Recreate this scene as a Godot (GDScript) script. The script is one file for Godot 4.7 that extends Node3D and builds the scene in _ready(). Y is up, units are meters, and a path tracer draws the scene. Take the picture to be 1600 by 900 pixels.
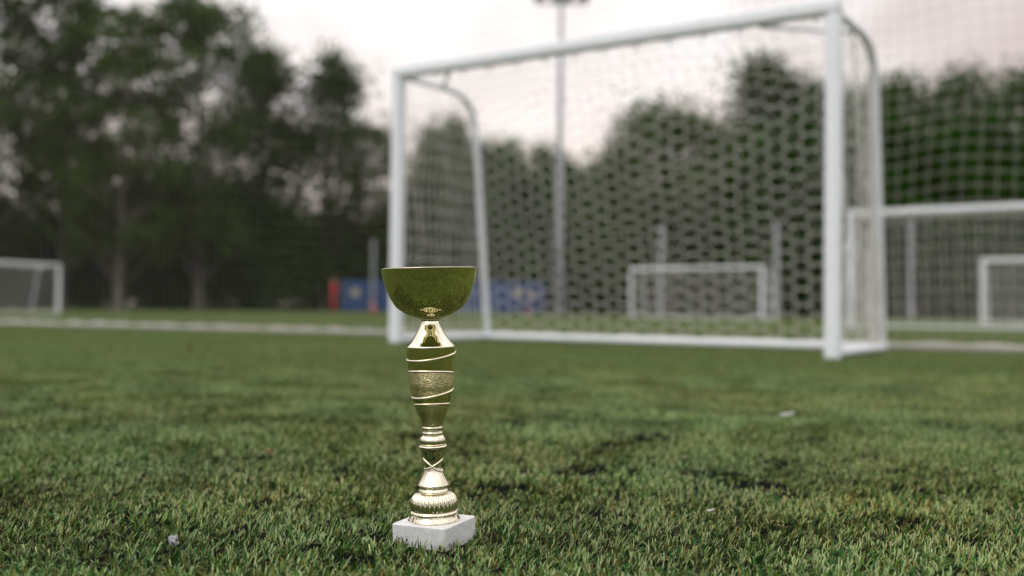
extends Node3D

# ------------------------------------------------------------------ mesh collector
class MB:
	var v := PackedVector3Array()
	var n := PackedVector3Array()
	var c := PackedColorArray()
	var uv := PackedVector2Array()
	var ix := PackedInt32Array()
	var col := Color(1, 1, 1)
	var use_color := false

	func vert(p: Vector3, nn: Vector3, t := Vector2.ZERO) -> int:
		v.append(p)
		n.append(nn)
		c.append(col)
		uv.append(t)
		return v.size() - 1

	# flat triangle, turned so that it faces away from the given inner point
	func tri(a: Vector3, b: Vector3, d: Vector3, inner: Vector3) -> void:
		var nn := (b - a).cross(d - a)
		if nn.length_squared() < 1e-20:
			return
		nn = nn.normalized()
		if nn.dot((a + b + d) / 3.0 - inner) < 0.0:
			nn = -nn
			var t := b
			b = d
			d = t
		var i := vert(a, nn)
		vert(b, nn)
		vert(d, nn)
		ix.append_array(PackedInt32Array([i, i + 2, i + 1]))

	func quad(a: Vector3, b: Vector3, d: Vector3, e: Vector3, inner: Vector3) -> void:
		tri(a, b, d, inner)
		tri(a, d, e, inner)

	# smooth surface over a parameter grid; f(u, v) -> Vector3
	func grid(f: Callable, nu: int, nv: int, flip := false) -> void:
		var first := v.size()
		var e := 0.0005
		for i in nu + 1:
			for j in nv + 1:
				var a := float(i) / nu
				var b := float(j) / nv
				var p: Vector3 = f.call(a, b)
				var pu: Vector3 = (f.call(minf(a + e, 1.0), b) - f.call(maxf(a - e, 0.0), b)) * 1000.0
				var pv: Vector3 = (f.call(a, b + e) - f.call(a, b - e)) * 1000.0
				var nn := pu.cross(pv)
				nn = nn.normalized() if nn.length_squared() > 1e-18 else Vector3.UP
				vert(p, -nn if flip else nn, Vector2(b, a))
		for i in nu:
			for j in nv:
				var q := first + i * (nv + 1) + j
				var r := q + nv + 1
				if flip:
					ix.append_array(PackedInt32Array([q, r, q + 1, r, r + 1, q + 1]))
				else:
					ix.append_array(PackedInt32Array([q, q + 1, r, r, q + 1, r + 1]))

	# tube along points with one radius each
	func tube(pts: PackedVector3Array, radii: PackedFloat32Array, sides: int, caps := true) -> void:
		var first := v.size()
		var up := Vector3.UP
		var m := pts.size()
		for i in m:
			var t := (pts[mini(i + 1, m - 1)] - pts[maxi(i - 1, 0)]).normalized()
			if absf(t.dot(up)) > 0.95:
				up = Vector3.RIGHT if absf(t.x) < 0.9 else Vector3.BACK
			var s := t.cross(up).normalized()
			up = s.cross(t).normalized()
			for j in sides:
				var a := TAU * j / sides
				var d := s * cos(a) + up * sin(a)
				vert(pts[i] + d * radii[i], d, Vector2(float(j) / sides, float(i)))
		for i in m - 1:
			for j in sides:
				var q := first + i * sides + j
				var q2 := first + i * sides + (j + 1) % sides
				ix.append_array(PackedInt32Array([q, q2, q + sides, q2, q2 + sides, q + sides]))
		if caps:
			for end in [0, m - 1]:
				var t2 := (pts[0] - pts[1]).normalized() if end == 0 else (pts[m - 1] - pts[m - 2]).normalized()
				var c0 := vert(pts[end], t2)
				var ring := v.size()
				for j in sides:
					vert(v[first + end * sides + j], t2)
				for j in sides:
					if end == 0:
						ix.append_array(PackedInt32Array([c0, ring + (j + 1) % sides, ring + j]))
					else:
						ix.append_array(PackedInt32Array([c0, ring + j, ring + (j + 1) % sides]))

	# box with chamfered edges, in a given frame
	func box(t: Transform3D, size: Vector3, bevel := 0.0) -> void:
		var h := size / 2.0
		var b := minf(bevel, minf(h.x, minf(h.y, h.z)) * 0.9)
		var inner := t.origin
		var k := func(sx: int, sy: int, sz: int, which: int) -> Vector3:
			var p := Vector3(sx * (h.x - (0.0 if which == 0 else b)), sy * (h.y - (0.0 if which == 1 else b)), sz * (h.z - (0.0 if which == 2 else b)))
			return t * p
		for s in [-1, 1]:
			quad(k.call(s, -1, -1, 0), k.call(s, 1, -1, 0), k.call(s, 1, 1, 0), k.call(s, -1, 1, 0), inner)
			quad(k.call(-1, s, -1, 1), k.call(1, s, -1, 1), k.call(1, s, 1, 1), k.call(-1, s, 1, 1), inner)
			quad(k.call(-1, -1, s, 2), k.call(1, -1, s, 2), k.call(1, 1, s, 2), k.call(-1, 1, s, 2), inner)
		if b <= 0.0:
			return
		for s in [-1, 1]:
			for r in [-1, 1]:
				quad(k.call(s, r, -1, 0), k.call(s, r, 1, 0), k.call(s, r, 1, 1), k.call(s, r, -1, 1), inner)
				quad(k.call(s, -1, r, 0), k.call(s, 1, r, 0), k.call(s, 1, r, 2), k.call(s, -1, r, 2), inner)
				quad(k.call(-1, s, r, 1), k.call(1, s, r, 1), k.call(1, s, r, 2), k.call(-1, s, r, 2), inner)
				for q in [-1, 1]:
					tri(k.call(s, r, q, 0), k.call(s, r, q, 1), k.call(s, r, q, 2), inner)

	# square bar from a to b
	func bar(a: Vector3, b: Vector3, w: float, h: float, side: Vector3, bevel: float) -> void:
		var y := (b - a).normalized()
		var z := side.cross(y).normalized()
		var x := y.cross(z).normalized()
		box(Transform3D(Basis(x, y, z), (a + b) / 2.0), Vector3(w, (b - a).length(), h), bevel)

	func mesh() -> ArrayMesh:
		var a := []
		a.resize(Mesh.ARRAY_MAX)
		a[Mesh.ARRAY_VERTEX] = v
		a[Mesh.ARRAY_NORMAL] = n
		a[Mesh.ARRAY_TEX_UV] = uv
		if use_color:
			a[Mesh.ARRAY_COLOR] = c
		a[Mesh.ARRAY_INDEX] = ix
		var m := ArrayMesh.new()
		m.add_surface_from_arrays(Mesh.PRIMITIVE_TRIANGLES, a)
		return m


# ------------------------------------------------------------------ nodes
var taken := {}
var M := {}
var rng := RandomNumberGenerator.new()

func numbered(called: String) -> String:
	var k: int = taken.get(called, 0)
	taken[called] = k + 1
	return called if k == 0 else "%s_%03d" % [called, k]

func tag(o: Node, label: String, category := "", group := "", kind := "") -> void:
	if label: o.set_meta("label", label)
	if category: o.set_meta("category", category)
	if group: o.set_meta("group", group)
	if kind: o.set_meta("kind", kind)

func thing(called: String, label: String, category: String, at: Vector3, group := "") -> Node3D:
	var o := Node3D.new()
	o.name = numbered(called)
	add_child(o)
	o.position = at
	tag(o, label, category, group)
	return o

func part(called: String, m: Mesh, mat: Material, parent: Node) -> MeshInstance3D:
	var o := MeshInstance3D.new()
	o.name = numbered(called) if parent == self else called
	o.mesh = m
	o.material_override = mat
	parent.add_child(o, true)
	return o

func copy_of(o: Node3D, called: String) -> Node3D:
	var d: Node3D = o.duplicate()
	d.name = numbered(called)
	add_child(d)
	return d

func P(x: float, y: float, depth: float) -> Vector3:
	return Vector3(x, y, -depth)

# ------------------------------------------------------------------ materials
func lin(r: float, g: float, b: float) -> Color:
	return Color(r, g, b).linear_to_srgb()

func mat(c: Color, rough: float, metal := 0.0) -> StandardMaterial3D:
	var m := StandardMaterial3D.new()
	m.albedo_color = c
	m.roughness = rough
	m.metallic = metal
	return m

func noise_tex(seed_: int, freq: float, ramp: Array, size := 512, normal := 0.0, octaves := 4) -> NoiseTexture2D:
	var f := FastNoiseLite.new()
	f.seed = seed_
	f.frequency = freq
	f.fractal_octaves = octaves
	var t := NoiseTexture2D.new()
	t.width = size
	t.height = size
	t.seamless = true
	t.noise = f
	if normal > 0.0:
		t.as_normal_map = true
		t.bump_strength = normal
	elif ramp:
		var g := Gradient.new()
		g.offsets = PackedFloat32Array(ramp.map(func(a): return a[0]))
		g.colors = PackedColorArray(ramp.map(func(a): return a[1]))
		t.color_ramp = g
	return t

func triplanar(m: StandardMaterial3D, scale: float, world := false) -> void:
	m.uv1_triplanar = true
	m.uv1_world_triplanar = world
	m.uv1_scale = Vector3.ONE * scale

func make_materials() -> void:
	# polished pale gold plating, slightly uneven film of handling
	var g := mat(lin(0.80, 0.725, 0.56), 1.0, 1.0)
	g.roughness_texture = noise_tex(5, 0.02, [[0.0, Color(0.01, 0.01, 0.01)], [0.6, Color(0.025, 0.025, 0.025)], [1.0, Color(0.09, 0.09, 0.09)]])
	triplanar(g, 9.0)
	M.gold = g
	var gb := mat(lin(0.74, 0.67, 0.34), 1.0, 1.0)
	gb.roughness_texture = noise_tex(6, 0.03, [[0.0, Color(0.02, 0.02, 0.02)], [0.5, Color(0.035, 0.035, 0.035)], [1.0, Color(0.10, 0.10, 0.10)]])
	triplanar(gb, 9.0)
	M.gold_bowl = gb
	var gs := mat(lin(0.80, 0.70, 0.40), 0.08, 1.0)
	gs.normal_enabled = true
	gs.normal_scale = 0.5
	gs.normal_texture = noise_tex(7, 0.13, [], 512, 8.0, 2)
	triplanar(gs, 9.5)
	M.gold_stippled = gs
	# white marble
	var ma := mat(Color(1, 1, 1), 0.42)
	ma.albedo_texture = noise_tex(11, 0.012, [[0.0, lin(0.50, 0.50, 0.50)], [0.44, lin(0.66, 0.65, 0.64)], [0.5, lin(0.46, 0.45, 0.46)], [0.56, lin(0.68, 0.67, 0.66)], [1.0, lin(0.72, 0.71, 0.69)]], 512, 0.0, 6)
	triplanar(ma, 12.0)
	M.marble = ma
	# painted goal frames
	var wp := mat(Color(1, 1, 1), 0.38)
	wp.albedo_texture = noise_tex(21, 0.02, [[0.0, lin(0.70, 0.72, 0.74)], [0.5, lin(0.80, 0.82, 0.84)], [1.0, lin(0.83, 0.85, 0.87)]])
	triplanar(wp, 1.7)
	M.white_paint = wp
	M.steel = mat(lin(0.36, 0.38, 0.40), 0.45, 0.35)
	var st := mat(Color(1, 1, 1), 0.5, 0.3)
	st.albedo_texture = noise_tex(23, 0.03, [[0.0, lin(0.30, 0.31, 0.33)], [1.0, lin(0.45, 0.46, 0.48)]])
	triplanar(st, 0.9)
	M.galvanised = st
	M.cord = mat(lin(0.74, 0.71, 0.66), 0.85)
	M.cord_green = mat(lin(0.33, 0.31, 0.26), 0.85)
	M.cord_stop = mat(lin(0.52, 0.475, 0.42), 0.85)
	var rl := mat(Color(1, 1, 1), 0.95)
	rl.albedo_texture = noise_tex(31, 0.05, [[0.0, lin(0.22, 0.21, 0.18)], [0.5, lin(0.38, 0.36, 0.32)], [1.0, lin(0.50, 0.48, 0.44)]])
	triplanar(rl, 3.0)
	M.net_roll = rl
	var bu := mat(Color(1, 1, 1), 0.95)
	bu.albedo_texture = noise_tex(33, 0.09, [[0.0, lin(0.25, 0.24, 0.22)], [0.45, lin(0.55, 0.53, 0.50)], [1.0, lin(0.74, 0.72, 0.69)]])
	triplanar(bu, 3.0)
	M.net_bunch = bu
	# turf
	var b := mat(Color(1, 1, 1), 0.5)
	b.metallic_specular = 0.28
	b.vertex_color_use_as_albedo = true
	b.backlight_enabled = true
	b.backlight = lin(0.16, 0.18, 0.10)
	M.blade = b
	var inf := mat(Color(1, 1, 1), 0.95)
	inf.albedo_texture = noise_tex(41, 0.12, [[0.0, lin(0.006, 0.006, 0.006)], [0.5, lin(0.014, 0.015, 0.012)], [0.75, lin(0.03, 0.034, 0.016)], [1.0, lin(0.05, 0.05, 0.025)]])
	triplanar(inf, 2.3, true)
	inf.metallic_specular = 0.08
	M.infill = inf
	var gr := mat(Color(1, 1, 1), 0.95)
	gr.albedo_texture = noise_tex(43, 0.05, [[0.0, lin(0.03, 0.04, 0.015)], [0.5, lin(0.055, 0.075, 0.026)], [1.0, lin(0.085, 0.095, 0.04)]])
	triplanar(gr, 0.35, true)
	M.ground = gr
	M.rubber = mat(lin(0.012, 0.012, 0.012), 0.9)
	M.rubber.metallic_specular = 0.1
	# trees
	var lf := mat(Color(1, 1, 1), 0.5)
	lf.vertex_color_use_as_albedo = true
	lf.metallic_specular = 0.15
	lf.backlight_enabled = true
	lf.backlight = lin(0.30, 0.34, 0.14)
	M.leaf = lf
	var bk := mat(Color(1, 1, 1), 0.95)
	bk.albedo_texture = noise_tex(51, 0.06, [[0.0, lin(0.09, 0.075, 0.062)], [1.0, lin(0.20, 0.17, 0.145)]])
	triplanar(bk, 1.2)
	M.bark = bk
	M.blue_board = mat(lin(0.012, 0.05, 0.16), 0.5)
	M.navy_print = mat(lin(0.004, 0.02, 0.075), 0.5)
	M.tan_print = mat(lin(0.42, 0.36, 0.24), 0.6)
	M.red_cloth = mat(lin(0.50, 0.035, 0.06), 0.85)
	M.skin = mat(lin(0.42, 0.25, 0.18), 0.6)
	M.hair = mat(lin(0.03, 0.02, 0.015), 0.7)
	M.shoe = mat(lin(0.05, 0.05, 0.055), 0.6)
	M.cone_red = mat(lin(0.50, 0.045, 0.03), 0.6)
	M.cone_white = mat(lin(0.65, 0.63, 0.62), 0.6)
	M.paper = mat(lin(0.55, 0.53, 0.54), 0.8)
	M.dead_leaf = mat(lin(0.17, 0.085, 0.03), 0.8)
	M.lamp_body = mat(lin(0.07, 0.075, 0.08), 0.5)
	M.lamp_glass = mat(lin(0.30, 0.31, 0.32), 0.15)

# ------------------------------------------------------------------ sky
func make_sky() -> PanoramaSkyMaterial:
	var w := 768
	var h := 384
	var f := FastNoiseLite.new()
	f.seed = 6
	f.frequency = 1.5
	f.fractal_octaves = 4
	var img := Image.create(w, h, false, Image.FORMAT_RGBF)
	for j in h:
		var el := (0.5 - (j + 0.5) / h) * PI
		for i in w:
			var az := (i + 0.5) / w * TAU
			var d := Vector3(sin(az) * cos(el), sin(el), -cos(az) * cos(el))
			var up := maxf(d.y, 0.0)
			var west := 0.5 + 0.5 * d.dot(Vector3(0.05, 0.0, -1.0).normalized())   # the sun has gone down on this side
			var warm := pow(1.0 - up, 6.0) * west * west
			var c := (Vector3(0.955, 0.985, 1.015) * (1.0 + 1.0 * up * up)).lerp(Vector3(1.02, 0.76, 0.67), warm)   # overcast: brighter towards the zenith
			# layer of broken stratus: denser, greyer rolls between thin bright ones
			var q := Vector3(d.x / (up + 0.35), 0.0, d.z / (up + 0.35))
			var k := f.get_noise_3d(q.x * 0.9 + 14.63, 0.3, q.z * 0.5)
			var dense := smoothstep(-0.12, 0.42, k)
			c = c.lerp(Vector3(0.60, 0.535, 0.535) * (1.0 + 1.0 * up * up), 0.9 * dense)
			c *= Vector3.ONE.lerp(Vector3(1.03, 0.985, 0.95), west * west)
			var thin := f.get_noise_3d(q.x * 2.6 + 3.0, 5.0, q.z * 1.5)   # thin streaks, faintly pink below
			c *= Vector3(1.0 + 0.10 * thin, 1.0 + 0.15 * thin, 1.0 + 0.15 * thin)
			img.set_pixel(i, j, Color(c.x, c.y, c.z))
	var s := PanoramaSkyMaterial.new()
	s.panorama = ImageTexture.create_from_image(img)
	s.energy_multiplier = 1.09
	return s

# ------------------------------------------------------------------ nets
func cord(mb: MB, a: Vector3, b: Vector3, r: float) -> void:
	var t := (b - a).normalized()
	var s := t.cross(Vector3(0.31, 0.77, 0.55)).normalized()
	var u := s.cross(t)
	var first := mb.v.size()
	for p in [a, b]:
		for j in 3:
			var d := s * cos(TAU * j / 3.0) + u * sin(TAU * j / 3.0)
			mb.vert(p + d * r, d)
	for j in 3:
		var q := first + j
		var q2 := first + (j + 1) % 3
		mb.ix.append_array(PackedInt32Array([q, q2, q + 3, q2, q2 + 3, q + 3]))

# honeycomb net laid over a surface f(u in metres, v in metres)
func hex_net(mb: MB, f: Callable, wide: float, tall: float, px: float, py: float, r: float) -> void:
	var nx := int(round(wide / px))
	var ny := int(round(tall / py))
	var sx := wide / nx
	var sy := tall / ny
	# columns of hexagons: centre (i, j + 0.5 * (i % 2)); corners left / right of a centre at +-1/3, +-2/3 of the column pitch
	for i in range(-1, nx + 1):
		for j in range(-1, ny + 1):
			var cx := (i + 0.5) * sx
			var cy := (j + 0.5 + (0.5 if i & 1 else 0.0)) * sy
			var tl := Vector2(cx - sx / 3.0, cy - sy / 2.0)
			var tr := Vector2(cx + sx / 3.0, cy - sy / 2.0)
			var ri := Vector2(cx + sx * 2.0 / 3.0, cy)
			var br := Vector2(cx + sx / 3.0, cy + sy / 2.0)
			for e in [[tl, tr], [tr, ri], [ri, br]]:
				var a: Vector2 = e[0].clamp(Vector2.ZERO, Vector2(wide, tall))
				var b: Vector2 = e[1].clamp(Vector2.ZERO, Vector2(wide, tall))
				if a.distance_to(b) > 0.004:
					cord(mb, f.call(a.x, a.y), f.call(b.x, b.y), r)

func square_net(mb: MB, f: Callable, wide: float, tall: float, px: float, step: float, r: float) -> void:
	var nx := int(round(wide / px))
	var ny := int(round(tall / px))
	var kx := int(ceil(wide / step))
	var ky := int(ceil(tall / step))
	for i in nx + 1:
		for k in ky:
			cord(mb, f.call(wide * i / nx, tall * k / ky), f.call(wide * i / nx, tall * (k + 1) / ky), r)
	for j in ny + 1:
		for k in kx:
			cord(mb, f.call(wide * k / kx, tall * j / ny), f.call(wide * (k + 1) / kx, tall * j / ny), r)

# ------------------------------------------------------------------ goals
# a: foot of one front post, b: foot of the other; the net hangs on the side of "back"
func make_goal(label: String, group: String, a: Vector3, b: Vector3, back: Vector3, tall: float, deep: float, arm: float, prof: float, frame: Material, mesh_px: float, mesh_r: float, fine: bool) -> Node3D:
	var o := thing("football_goal", label, "goal", a, group)
	var d := (b - a).normalized()
	var wide := (b - a).length()
	var k := d * wide
	var up := Vector3.UP
	for s in [Vector3.ZERO, k]:
		var m := MB.new()
		m.bar(s, s + up * (tall - prof), prof, prof, d, prof * 0.16)
		part("post", m.mesh(), frame, o)
	var cb := MB.new()
	cb.bar(up * (tall - prof / 2.0) - d * prof / 2.0, k + up * (tall - prof / 2.0) + d * prof / 2.0, prof, prof, back, prof * 0.16)
	part("crossbar", cb.mesh(), frame, o)
	# curved stanchions, bent once and leaning out to the ground frame
	var y0 := tall - prof * 0.75
	var profile := func(v: float) -> Vector2:   # distance back, height; v from 0 (crossbar) to 1 (ground)
		var arc := [Vector2(prof * 0.3, y0), Vector2(arm * 0.72, y0 + 0.015), Vector2(arm * 0.92, y0 + 0.005), Vector2(arm + (deep - arm) * 0.12, y0 - tall * 0.016), Vector2(arm + (deep - arm) * 0.34, y0 - tall * 0.05), Vector2(arm + (deep - arm) * 0.44, y0 - tall * 0.10), Vector2(deep, 0.03)]
		var total := 0.0
		for i in arc.size() - 1:
			total += arc[i].distance_to(arc[i + 1])
		var want := clampf(v, 0.0, 1.0) * total
		for i in arc.size() - 1:
			var l: float = arc[i].distance_to(arc[i + 1])
			if want <= l or i == arc.size() - 2:
				return arc[i].lerp(arc[i + 1], clampf(want / l, 0.0, 1.0))
			want -= l
		return arc[-1]
	var r := prof * (0.22 if fine else 0.3)
	for s in [Vector3.ZERO, k]:
		var pts := PackedVector3Array()
		var rad := PackedFloat32Array()
		for i in 41:
			var q: Vector2 = profile.call(i / 40.0)
			pts.append(s + back * q.x + up * q.y)
			rad.append(r)
		var m := MB.new()
		m.tube(pts, rad, 10)
		part("stanchion", m.mesh(), frame, o)
		var gb := MB.new()
		gb.tube(PackedVector3Array([s + back * prof * 0.5 + up * 0.035, s + back * (deep - r) + up * 0.035]), PackedFloat32Array([r, r]), 10)
		part("ground_bar", gb.mesh(), frame, o)
		if not fine:
			var inward: Vector3 = d if s == Vector3.ZERO else -d
			var br := MB.new()
			br.tube(PackedVector3Array([s + inward * 0.42 + up * (tall - prof - 0.004) + back * 0.02, s + inward * 0.40 + up * (y0 - 0.02) + back * 0.06, s + inward * 0.02 + up * (y0 - 0.005) + back * arm * 0.62]), PackedFloat32Array([0.014, 0.014, 0.014]), 8)
			part("corner_brace", br.mesh(), frame, o)
	var rb := MB.new()
	rb.tube(PackedVector3Array([back * deep + up * 0.035 - d * r, k + back * deep + up * 0.035 + d * r]), PackedFloat32Array([r * 1.1, r * 1.1]), 10)
	part("ground_bar", rb.mesh(), frame, o)
	# net: back panel slung between the stanchions, two side panels
	var nz := FastNoiseLite.new()
	nz.seed = 3
	nz.frequency = 1.4
	var arc_len := arm + tall + 0.25
	var back_panel := func(u: float, v: float) -> Vector3:
		var q: Vector2 = profile.call(v / arc_len)
		var su := sin(PI * clampf(u / wide, 0.0, 1.0))
		var sag := pow(su, 0.7) * sin(PI * clampf(v / arc_len, 0.0, 1.0)) * 0.34
		# away from the stanchions nothing carries the bend: the net takes the short way from crossbar to ground bar
		var straight := Vector2(prof * 0.3, y0).lerp(Vector2(deep, 0.03), v / arc_len)
		q = q.lerp(straight, sag * 1.25)
		var wob := nz.get_noise_2d(u * 1.0, v * 1.0) * 0.10 * su
		return d * (u + nz.get_noise_2d(u + 9.0, v) * 0.035 * su) + back * (q.x + wob * 0.5) + up * maxf(q.y + wob * 0.35, 0.03)
	var nm := MB.new()
	if fine:
		square_net(nm, back_panel, wide, arc_len, mesh_px, 0.25, mesh_r)
	else:
		hex_net(nm, back_panel, wide, arc_len, mesh_px * 0.9, mesh_px * 1.06, mesh_r)
	for s in [Vector3.ZERO, k]:
		var side_panel := func(u: float, v: float) -> Vector3:
			# u: height, v: share of the depth at that height
			var lo := 0.0
			var hi := 1.0
			for it in 14:
				var mid := (lo + hi) / 2.0
				if profile.call(mid).y > u: lo = mid
				else: hi = mid
			var far: float = profile.call(hi).x
			return s + up * maxf(u, 0.03) + back * lerpf(prof * 0.4, far, v) + d * nz.get_noise_2d(u * 1.2 + 4.0, v * 2.0) * 0.05
		var rows := int(round((y0 - 0.06) / mesh_px))
		var cols := int(round(deep / (mesh_px * (1.0 if fine else 0.62))))
		for i in rows + 1:
			for j in cols:
				cord(nm, side_panel.call((y0 - 0.06) * i / rows, float(j) / cols), side_panel.call((y0 - 0.06) * i / rows, float(j + 1) / cols), mesh_r)
		for j in cols + 1:
			for i in rows:
				cord(nm, side_panel.call((y0 - 0.06) * i / rows, float(j) / cols), side_panel.call((y0 - 0.06) * (i + 1) / rows, float(j) / cols), mesh_r)
	tag(part("net", nm.mesh(), M.cord, o), "", "", "", "stuff")
	if not fine:   # slack side netting gathered along the far stanchion
		var bp := PackedVector3Array()
		var brr := PackedFloat32Array()
		for i in 61:
			var v := lerpf(0.36, 0.992, i / 60.0)
			var q: Vector2 = profile.call(v)
			bp.append(k - d * 0.035 + back * (q.x - 0.03 + 0.012 * nz.get_noise_1d(v * 14.0)) + up * maxf(q.y, 0.05) + d * 0.012 * nz.get_noise_1d(v * 11.0 + 50.0))
			brr.append(lerpf(0.012, 0.042, pow(i / 60.0, 0.8)) * (1.0 + 0.35 * nz.get_noise_1d(v * 40.0)))
		var bun := MB.new()
		bun.tube(bp, brr, 9)
		part("net_bundle", bun.mesh(), M.net_bunch, o)
	if not fine:
		var hook := MB.new()
		hook.tube(PackedVector3Array([Vector3.ZERO, Vector3(0, -0.02, 0), Vector3(0, -0.032, 0) + back * 0.01, Vector3(0, -0.026, 0) + back * 0.022]), PackedFloat32Array([0.006, 0.006, 0.005, 0.005]), 6)
		var hm := hook.mesh()
		for i in 14:
			var h := part("net_hook", hm, M.white_paint, o)
			h.position = d * (wide * (i + 0.5) / 14.0) + up * (tall - prof - 0.001) + back * prof * 0.25
	return o

# ------------------------------------------------------------------ trees
# returns {wood, crown}; crown_base and tall in metres, r = crown radius
func tree_meshes(seed_: int, tall: float, r: float, crown_base: float, clusters: int, leaves: int, clump: float, leaf: float, roundness: float, tone: Vector3, trunk_r: float) -> Dictionary:
	var g := RandomNumberGenerator.new()
	g.seed = seed_
	var wood := MB.new()
	var crown := MB.new()
	crown.use_color = true
	var lean := Vector3(g.randf_range(-0.4, 0.4), 0, g.randf_range(-0.4, 0.4))
	var axis := func(t: float) -> Vector3:
		return Vector3(0, tall * 0.94 * t, 0) + lean * t * t + Vector3(sin(t * 5.0 + seed_), 0, cos(t * 4.0 + seed_)) * 0.12 * t
	var tp := PackedVector3Array()
	var tr := PackedFloat32Array()
	for i in 11:
		tp.append(axis.call(i / 10.0))
		tr.append(trunk_r * (1.25 if i == 0 else 1.0) * lerpf(1.0, 0.12, pow(i / 10.0, 0.9)))
	wood.tube(tp, tr, 8)
	var nz := FastNoiseLite.new()
	nz.seed = seed_ + 5
	nz.frequency = 1.0
	for q in clusters:
		var t := g.randf()
		var a := g.randf() * TAU
		var env := r * pow(maxf(sin(PI * clampf(lerpf(0.07, 0.96, t), 0.0, 1.0)), 0.02), roundness)
		env *= 0.78 + 0.5 * nz.get_noise_3d(cos(a) * 0.9, t * 2.2, sin(a) * 0.9) + 0.18 * g.randf()
		var rad := env * sqrt(g.randf_range(0.12, 1.0))
		var ax: Vector3 = axis.call((crown_base + (tall - crown_base) * t) / tall)
		var cpos := ax + Vector3(cos(a) * rad, g.randf_range(-0.3, 0.3), sin(a) * rad)
		if q % 3 == 0:
			var from_t := clampf((crown_base + (tall - crown_base) * maxf(t - 0.22, -0.12)) / tall, 0.05, 0.95)
			var from: Vector3 = axis.call(from_t)
			var mid := from.lerp(cpos, 0.5) + Vector3(0, -0.12 * rad, 0)
			var br := trunk_r * 0.28 * (1.0 - 0.6 * t)
			wood.tube(PackedVector3Array([from, mid, cpos]), PackedFloat32Array([br, br * 0.6, br * 0.2]), 5, false)
		var cl := clump * g.randf_range(0.7, 1.25)
		var shade := g.randf_range(0.75, 1.3)
		for l in int(leaves * g.randf_range(0.6, 1.3)):
			var off := Vector3(g.randfn(), g.randfn() * 0.75, g.randfn()) * cl * 0.5
			var p := cpos + off
			var x := Vector3(g.randfn(), g.randfn() * 0.6, g.randfn()).normalized()
			var y := x.cross(Vector3(g.randfn(), g.randfn(), g.randfn())).normalized()
			var sz := leaf * g.randf_range(0.6, 1.3)
			var nn := x.cross(y).normalized()
			var tint := shade * g.randf_range(0.7, 1.35)
			crown.col = Color(tone.x * tint * g.randf_range(0.85, 1.3), tone.y * tint, tone.z * tint * g.randf_range(0.8, 1.1))
			var i := crown.vert(p - x * sz, nn)
			crown.vert(p + y * sz * 0.45, nn)
			crown.vert(p + x * sz, nn)
			crown.vert(p - y * sz * 0.45, nn)
			crown.ix.append_array(PackedInt32Array([i, i + 1, i + 2, i, i + 2, i + 3]))
	return {"wood": wood.mesh(), "crown": crown.mesh(), "tall": tall, "r": r}

var kinds := {}

func plant(kind: String, called: String, label: String, category: String, group: String, x: float, depth: float, tall: float, width: float, turn: float) -> void:
	var k: Dictionary = kinds[kind]
	var o := thing(called, label, category, P(x, -0.02, depth), group)
	o.rotation.y = turn
	o.scale = Vector3(width / (2.0 * k.r), tall / k.tall, width / (2.0 * k.r))
	part("trunk" if category == "tree" else "stem", k.wood, M.bark, o)
	part("crown" if category == "tree" else "foliage", k.crown, M.leaf, o)

# ------------------------------------------------------------------ turf
const PALETTE := [
	[0.30, Vector3(0.018, 0.086, 0.008)], [0.20, Vector3(0.074, 0.110, 0.007)], [0.31, Vector3(0.215, 0.280, 0.105)],
	[0.11, Vector3(0.370, 0.375, 0.185)], [0.08, Vector3(0.165, 0.106, 0.013)]]

func blade(mb: MB, g: RandomNumberGenerator, base: Vector3, yaw: float, length: float, wide: float) -> void:
	var pick := g.randf()
	var tone := Vector3.ONE
	for p in PALETTE:
		pick -= p[0]
		tone = p[1]
		if pick <= 0.0: break
	tone *= g.randf_range(0.6, 1.35)
	mb.col = Color(tone.x, tone.y, tone.z)
	var th := g.randf_range(0.05, 1.0)
	var bend := g.randf_range(0.0, 1.0)
	var curl := g.randf_range(-0.8, 0.8)
	var p := base
	var first := mb.v.size()
	var segs := 3
	for i in segs + 1:
		var t := float(i) / segs
		var a := th + bend * t * 1.2
		var yy := yaw + curl * t
		var dir := Vector3(cos(yy) * sin(a), cos(a), sin(yy) * sin(a))
		var side := Vector3(-sin(yy), 0, cos(yy))
		var nn := side.cross(dir).normalized()
		if nn.y < 0.0: nn = -nn
		var w: float = wide * [0.5, 0.5, 0.42, 0.2][i]
		mb.vert(p - side * w, nn)
		mb.vert(p + side * w, nn)
		p += dir * length / segs
	for i in segs:
		var q := first + i * 2
		mb.ix.append_array(PackedInt32Array([q, q + 2, q + 1, q + 1, q + 2, q + 3]))

func tuft_into(mb: MB, g: RandomNumberGenerator, at: Vector3, blades: int, yaw: float, size: float) -> void:
	for b in blades:
		var a := g.randf() * TAU
		var base := at + Vector3(cos(a), 0, sin(a)) * g.randf() * 0.0036
		blade(mb, g, base, yaw + g.randfn() * 1.15, size * g.randf_range(0.6, 1.15), g.randf_range(0.0011, 0.0019))

func scatter(parent: Node, m: Mesh, material: Material, xf: Array, cols: Array) -> void:
	var mm := MultiMesh.new()
	mm.transform_format = MultiMesh.TRANSFORM_3D
	mm.use_colors = cols.size() > 0
	mm.mesh = m
	mm.instance_count = xf.size()
	for i in xf.size():
		mm.set_instance_transform(i, xf[i])
		if cols.size() > 0:
			mm.set_instance_color(i, cols[i])
	var o := MultiMeshInstance3D.new()
	o.name = "blades"
	o.multimesh = mm
	o.material_override = material
	o.set_meta("kind", "stuff")
	parent.add_child(o, true)

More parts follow.
